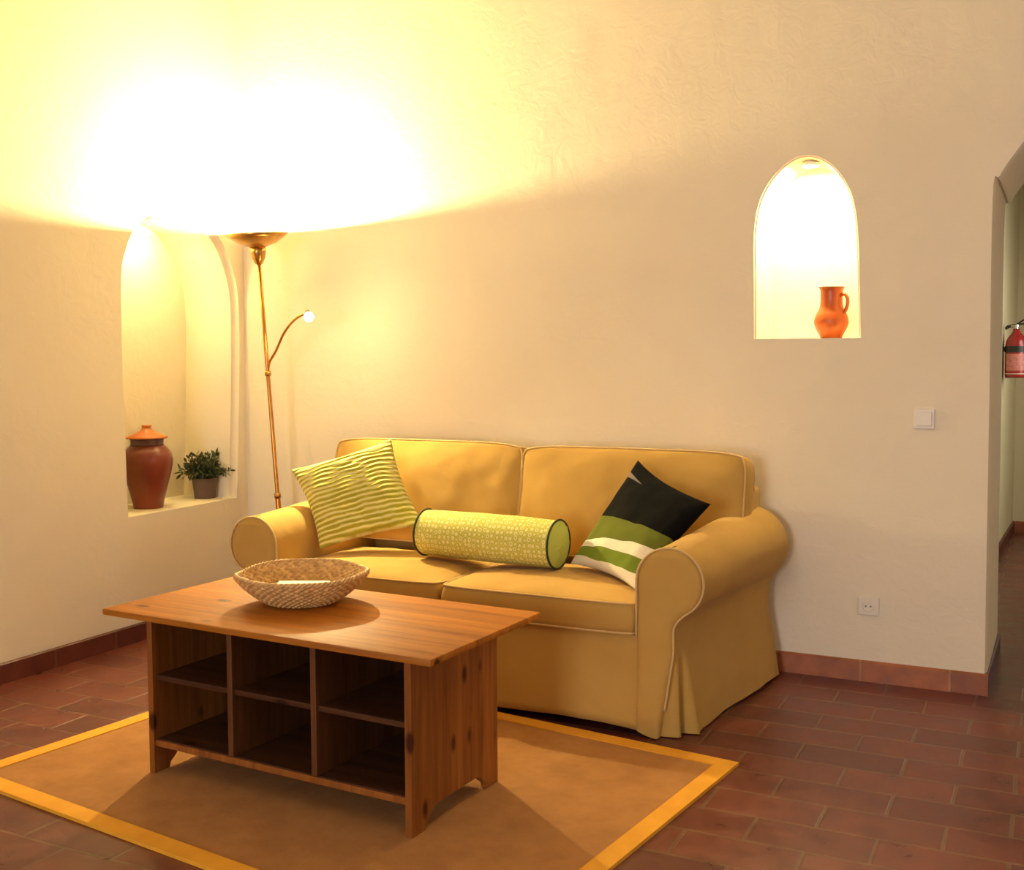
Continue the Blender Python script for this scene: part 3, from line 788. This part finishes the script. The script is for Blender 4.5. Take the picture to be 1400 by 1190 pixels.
# ------------------------------------------------------------------ floor lamp
t = thing('floor_lamp', 'brass uplighter floor lamp with a side reading arm in the corner', 'floor lamp', LB)
def rel(p): return Vector(p)-LB
rot = Vector((0, 0, 1)).rotation_difference(LAX).to_matrix().to_4x4()
bm = bmesh.new(); lathe(bm, [(0, .0), (.125, .0), (.128, .008), (.12, .018), (.05, .026), (.02, .035), (.014, .05), (0, .05)], 48); link('base', bm, M['brass'], t, smooth=True)
Lp = (LT-LB).length
bm = bmesh.new(); zs_ = [.03, .4, .79, .8, .802, 1.28, 1.30, 1.302, Lp-.12]
lathe(bm, [(.013, .03), (.013, .64), (.010, .645), (.010, 1.26), (.0095, Lp-.10), (0, Lp-.10)], 20); bm.transform(rot); link('pole', bm, M['copper'], t, smooth=True)
for z, r in ((.645, .017), (1.262, .0155)):
    bm = bmesh.new(); lathe(bm, [(0, -.014), (r, -.012), (r, .012), (0, .014)], 20, (0, 0, z)); bm.transform(rot); link('pole_joint', bm, M['brass'], t, smooth=True)
bm = bmesh.new(); RB = .152   # bowl: outside then inside
prof = [(.006, -.070), (.05, -.060), (.09, -.045), (.125, -.022), (RB, .0), (RB-.003, .002), (.122, -.018), (.088, -.040), (.05, -.054), (.004, -.060)]
lathe(bm, [(r, Lp+z) for r, z in prof], 72); bm.transform(rot)
o = link('bowl_shade', bm, [M['brass'], M['bowl_in']], t, smooth=True)
for p in o.data.polygons:
    if p.index >= 72*5: p.material_index = 1
bm = bmesh.new(); lathe(bm, [(.008, Lp-.150), (.018, Lp-.143), (.030, Lp-.12), (.037, Lp-.09), (.038, Lp-.060), (0, Lp-.060)], 32); bm.transform(rot); link('socket_cup', bm, M['brass'], t, smooth=True)
bm = bmesh.new(); box(bm, -.045, .045, -.004, .004, Lp-.046, Lp-.038); bm.transform(rot); link('halogen_tube', bm, M['halogen'], t)
br0 = LB+LAX*1.30
pts = spline([rel(br0)+Vector((.004, 0, -.03)), rel(br0)+Vector((.02, -.005, .02)), rel((.431, -.285, 1.367)), rel((.492, -.305, 1.445)), rel((.556, -.33, 1.494)), rel((.627, -.36, 1.527)), rel(BULB)-HEAD*.034], 8)
bm = bmesh.new(); tube(bm, pts, .0062, 10); link('reading_arm', bm, M['copper'], t, smooth=True)
hd = HEAD; rh = Vector((0, 0, 1)).rotation_difference(hd).to_matrix().to_4x4(); rh.translation = rel(BULB)
bm = bmesh.new(); lathe(bm, [(0, -.050), (.011, -.047), (.014, -.030), (.018, -.014), (.021, -.002), (.019, -.002), (.015, -.010), (.010, -.02), (0, -.02)], 32); bm.transform(rh); link('reading_head', bm, M['brass'], t, smooth=True)
bm = bmesh.new(); bmesh.ops.create_uvsphere(bm, u_segments=20, v_segments=12, radius=.023, matrix=Matrix.Translation((0, 0, .006))); bm.transform(rh); link('bulb', bm, M['bulb'], t, smooth=True)

# ------------------------------------------------------------------ jar in the left niche
t = thing('lidded_jar', 'dark terracotta jar with an orange lid standing in the left niche', 'jar', (-.155, -.560, .594))
k = .00364
bp_ = [(0, 0), (19, 0), (19.6, 2), (20.5, 8), (24, 22), (28, 38), (31.5, 52), (33.2, 63), (32.8, 70), (30.5, 77), (26, 82), (22.5, 85.5)]
pp = [(p.x, p.y) for p in spline([(a*k, b*k, 0) for a, b in bp_[1:]], 4)]
bm = bmesh.new(); lathe(bm, [(0, 0)]+pp+[(.076, pp[-1][1]), (0, pp[-1][1])], 56); link('jar_body', bm, M['jar'], t, smooth=True)
bm = bmesh.new(); lathe(bm, [(.076, 85*k), (22.3*k, 85*k), (21.6*k, 88*k), (22.0*k, 92*k), (23*k, 96*k), (.07, 96*k)], 56); link('jar_neck', bm, M['jar_band'], t, smooth=True)
bm = bmesh.new(); lathe(bm, [(0, 95.5*k), (27*k, 95.2*k), (27.6*k, 96.5*k), (24*k, 98.5*k), (15*k, 102*k), (8.5*k, 106*k), (6*k, 109*k), (5.6*k, 110.2*k), (6.6*k, 111.2*k), (6.4*k, 113*k), (0, 113.3*k)], 56)
link('lid', bm, M['jar_lid'], t, smooth=True)

# ------------------------------------------------------------------ potted plant
t = thing('potted_plant', 'small leafy green plant in a dark grey pot in the left niche', 'plant', (-.140, -.172, .594))
bm = bmesh.new(); lathe(bm, [(0, 0), (.050, 0), (.052, .003), (.066, .108), (.069, .112), (.065, .114), (.061, .106), (.058, .095), (0, .095)], 40); link('pot', bm, M['pot'], t, smooth=True, autosmooth=40)
bm = bmesh.new(); lathe(bm, [(.058, .09), (.058, .100), (.03, .104), (0, .105)], 24); link('soil', bm, M['soil'], t, smooth=True)
bm = bmesh.new(); rnd = random.Random(3)
def leaf(bm, p, d, ln_, wd, tw):
    d = d.normalized(); s = d.cross(Vector((math.sin(tw), math.cos(tw), .7))).normalized(); n_ = s.cross(d)
    a = [p, p+d*ln_*.3+s*wd*.8, p+d*ln_*.65+s*wd*.8-n_*.002, p+d*ln_+n_*-.004, p+d*ln_*.65-s*wd*.8-n_*.002, p+d*ln_*.3-s*wd*.8]
    m1 = p+d*ln_*.3-n_*.003; m2 = p+d*ln_*.65-n_*.005
    v = [bm.verts.new(q) for q in a]; c1 = bm.verts.new(m1); c2 = bm.verts.new(m2)
    for f in ((v[0], v[1], c1), (v[1], v[2], c2, c1), (v[2], v[3], c2), (v[3], v[4], c2), (v[4], v[5], c1, c2), (v[5], v[0], c1)): bm.faces.new(f)
for i in range(84):
    th = rnd.uniform(0, 2*PI); el = rnd.uniform(.10, 1.45)
    ln_ = rnd.uniform(.075, .125)*(1.0 if el < 1 else 1.15)
    st = Vector((math.cos(th)*.02, math.sin(th)*.02, .095))
    d = Vector((math.cos(th)*math.cos(el), math.sin(th)*math.cos(el), math.sin(el)*.95))
    ctrl = [st, st+Vector((d.x*.3, d.y*.3, .5))*ln_*.9, st+Vector((d.x*1.0, d.y*1.0, max(d.z, .28)+.1))*ln_]
    sp = spline(ctrl, 5); tube(bm, sp, .0013, 4)
    for q in range(9):
        f = .3+.7*q/8; idx = f*(len(sp)-1); a = sp[int(idx)].lerp(sp[min(int(idx)+1, len(sp)-1)], idx-int(idx))
        tdir = (sp[-1]-sp[-3]).normalized()
        rv = Vector((rnd.gauss(0, 1), rnd.gauss(0, 1), rnd.gauss(0, .8))).normalized()
        leaf(bm, a, tdir*.9+rv*.9, rnd.uniform(.024, .042), rnd.uniform(.0060, .0095), rnd.uniform(0, 6))
link('foliage', bm, M['leaf'], t)

# ------------------------------------------------------------------ jug in the right niche
t = thing('clay_jug', 'orange terracotta jug with a handle standing in the lit right niche', 'jug', (3.012, .115, 1.402))
kz = .000292
jp = [(150, 0), (152, 20), (178, 70), (215, 140), (238, 205), (240, 262), (222, 330), (190, 390), (166, 450), (156, 520), (154, 600), (158, 680), (176, 722), (178, 732)]
pr = [(p.x, p.y) for p in spline([(a*kz, b*kz, 0) for a, b in jp], 4)]
bm = bmesh.new(); lathe(bm, [(0, 0)]+pr+[(.046, pr[-1][1]), (.040, .195), (.040, .14), (.055, .08), (0, .01)], 48); link('jug_body', bm, M['jug'], t, smooth=True)
bm = bmesh.new(); tube(bm, [(.0515*math.cos(2*PI*q/48), .0515*math.sin(2*PI*q/48), .2128) for q in range(48)], .0022, 6, closed=True); link('rim', bm, M['jug_dark'], t, smooth=True)
hdv = Vector((.93, -.37, 0))
bm = bmesh.new(); pts = spline([hdv*.040+Vector((0, 0, .176)), hdv*.060+Vector((0, 0, .182)), hdv*.074+Vector((0, 0, .165)), hdv*.074+Vector((0, 0, .138)), hdv*.064+Vector((0, 0, .112)), hdv*.052+Vector((0, 0, .098))], 6)
tube(bm, pts, .0075, 10); link('handle', bm, M['jug'], t, smooth=True)
# puck light in the crown of that niche
for pl, pw in ((NICHE_LAMP, 'right'), (Vector((-.17, -.45, 2.024)), 'left')):
  t = thing('puck_light', 'small round puck light fixed in the crown of the %s niche' % pw, 'lamp', pl)
  bm = bmesh.new(); lathe(bm, [(0, .030), (.022, .030), (.022, .012), (.036, .010), (.038, -.002), (.034, -.003), (0, -.002)], 32); link('housing', bm, M['white_plastic'], t, smooth=True, autosmooth=40)
  bm = bmesh.new(); lathe(bm, [(0, -.003), (.032, -.003), (.030, -.005), (0, -.0055)], 32); link('lens', bm, M['halogen'], t, smooth=True)

# ------------------------------------------------------------------ switch and outlet
t = thing('light_switch', 'white square light switch on the wall beside the archway', 'light switch', (3.395, 0, 1.079))
boxo('frame', M['white_plastic'], t, -.040, .040, -.009, 0, -.040, .040, bev=.003)
boxo('rocker', M['white_plastic'], t, -.030, .030, -.0135, -.008, -.028, .028, bev=.0025)
t = thing('wall_outlet', 'white square power outlet low on the wall above the terracotta skirting', 'outlet', (3.195, 0, .311))
boxo('frame', M['white_plastic'], t, -.042, .042, -.010, 0, -.038, .038, bev=.004)
bm = bmesh.new(); lathe(bm, [(.023, .0), (.021, .004), (.0195, .004), (.0195, -.004), (0, -.004)], 32); bm.transform(Matrix.Rotation(PI/2, 4, 'X')); bmesh.ops.translate(bm, vec=(0, -.0095, 0), verts=bm.verts)
link('socket_ring', bm, M['white_plastic'], t, smooth=True, autosmooth=40)
bm = bmesh.new()
for x in (-.0095, .0095): box(bm, x-.0028, x+.0028, -.0115, -.009+.003, -.0028, .0028)
link('pin_holes', bm, M['socket_dark'], t)

# ------------------------------------------------------------------ fire extinguisher in the hall
EX = Vector((3.628, 3.3, 1.185))
t = thing('fire_extinguisher', 'red fire extinguisher with a black strap on the hall wall', 'fire extinguisher', EX)
bm = bmesh.new(); lathe(bm, [(0, 0), (.060, 0), (.064, .006), (.066, .02), (.066, .205), (.062, .235), (.050, .262), (.032, .285), (.022, .300), (.020, .318), (0, .318)], 40); link('cylinder', bm, M['ext_red'], t, smooth=True)
bm = bmesh.new(); lathe(bm, [(.0655, .165), (.0685, .165), (.0685, .205), (.0655, .205)], 40, closed=True); link('strap', bm, M['black'], t, smooth=True, autosmooth=40)
bm = bmesh.new()
rows = [[(.0668*math.cos(a), .0668*math.sin(a), z) for a in [math.radians(-150+i*6) for i in range(21)]] for z in (.045, .155)]
loft(bm, rows+[[(.0655*p[0]/.0668, .0655*p[1]/.0668, p[2]) for p in r] for r in reversed(rows)]+[rows[0]]); link('label_sticker', bm, M['ext_label'], t)
bm = bmesh.new(); lathe(bm, [(.0662, .022), (.0672, .022), (.0672, .027), (.0662, .027)], 40, closed=True); link('band', bm, M['white_plastic'], t)
bm = bmesh.new(); lathe(bm, [(0, .316), (.014, .316), (.014, .345), (0, .345)], 20); box(bm, -.035, .012, -.010, .010, .330, .343, bev=.002); link('valve', bm, M['steel'], t)
bm = bmesh.new(); tube(bm, spline([(-.055, 0, .315), (-.058, 0, .328), (-.03, 0, .337), (0, 0, .340)], 6), .010, 8); link('nozzle', bm, M['black'], t, smooth=True)
bm = bmesh.new(); tube(bm, spline([(0, 0, .345), (.05, -.01, .378), (.12, -.015, .398)], 6), .0055, 8); tube(bm, spline([(0, 0, .348), (.05, -.01, .348), (.12, -.015, .345)], 6), .0055, 8); link('lever', bm, M['black'], t, smooth=True)
bm = bmesh.new(); box(bm, -.075, .05, -.05, .05, -.006, -.001); link('shelf_bracket', bm, M['steel'], t)
bm = bmesh.new(); box(bm, -.088, -.060, -.02, .02, .17, .20); link('strap_bracket', bm, M['black'], t)
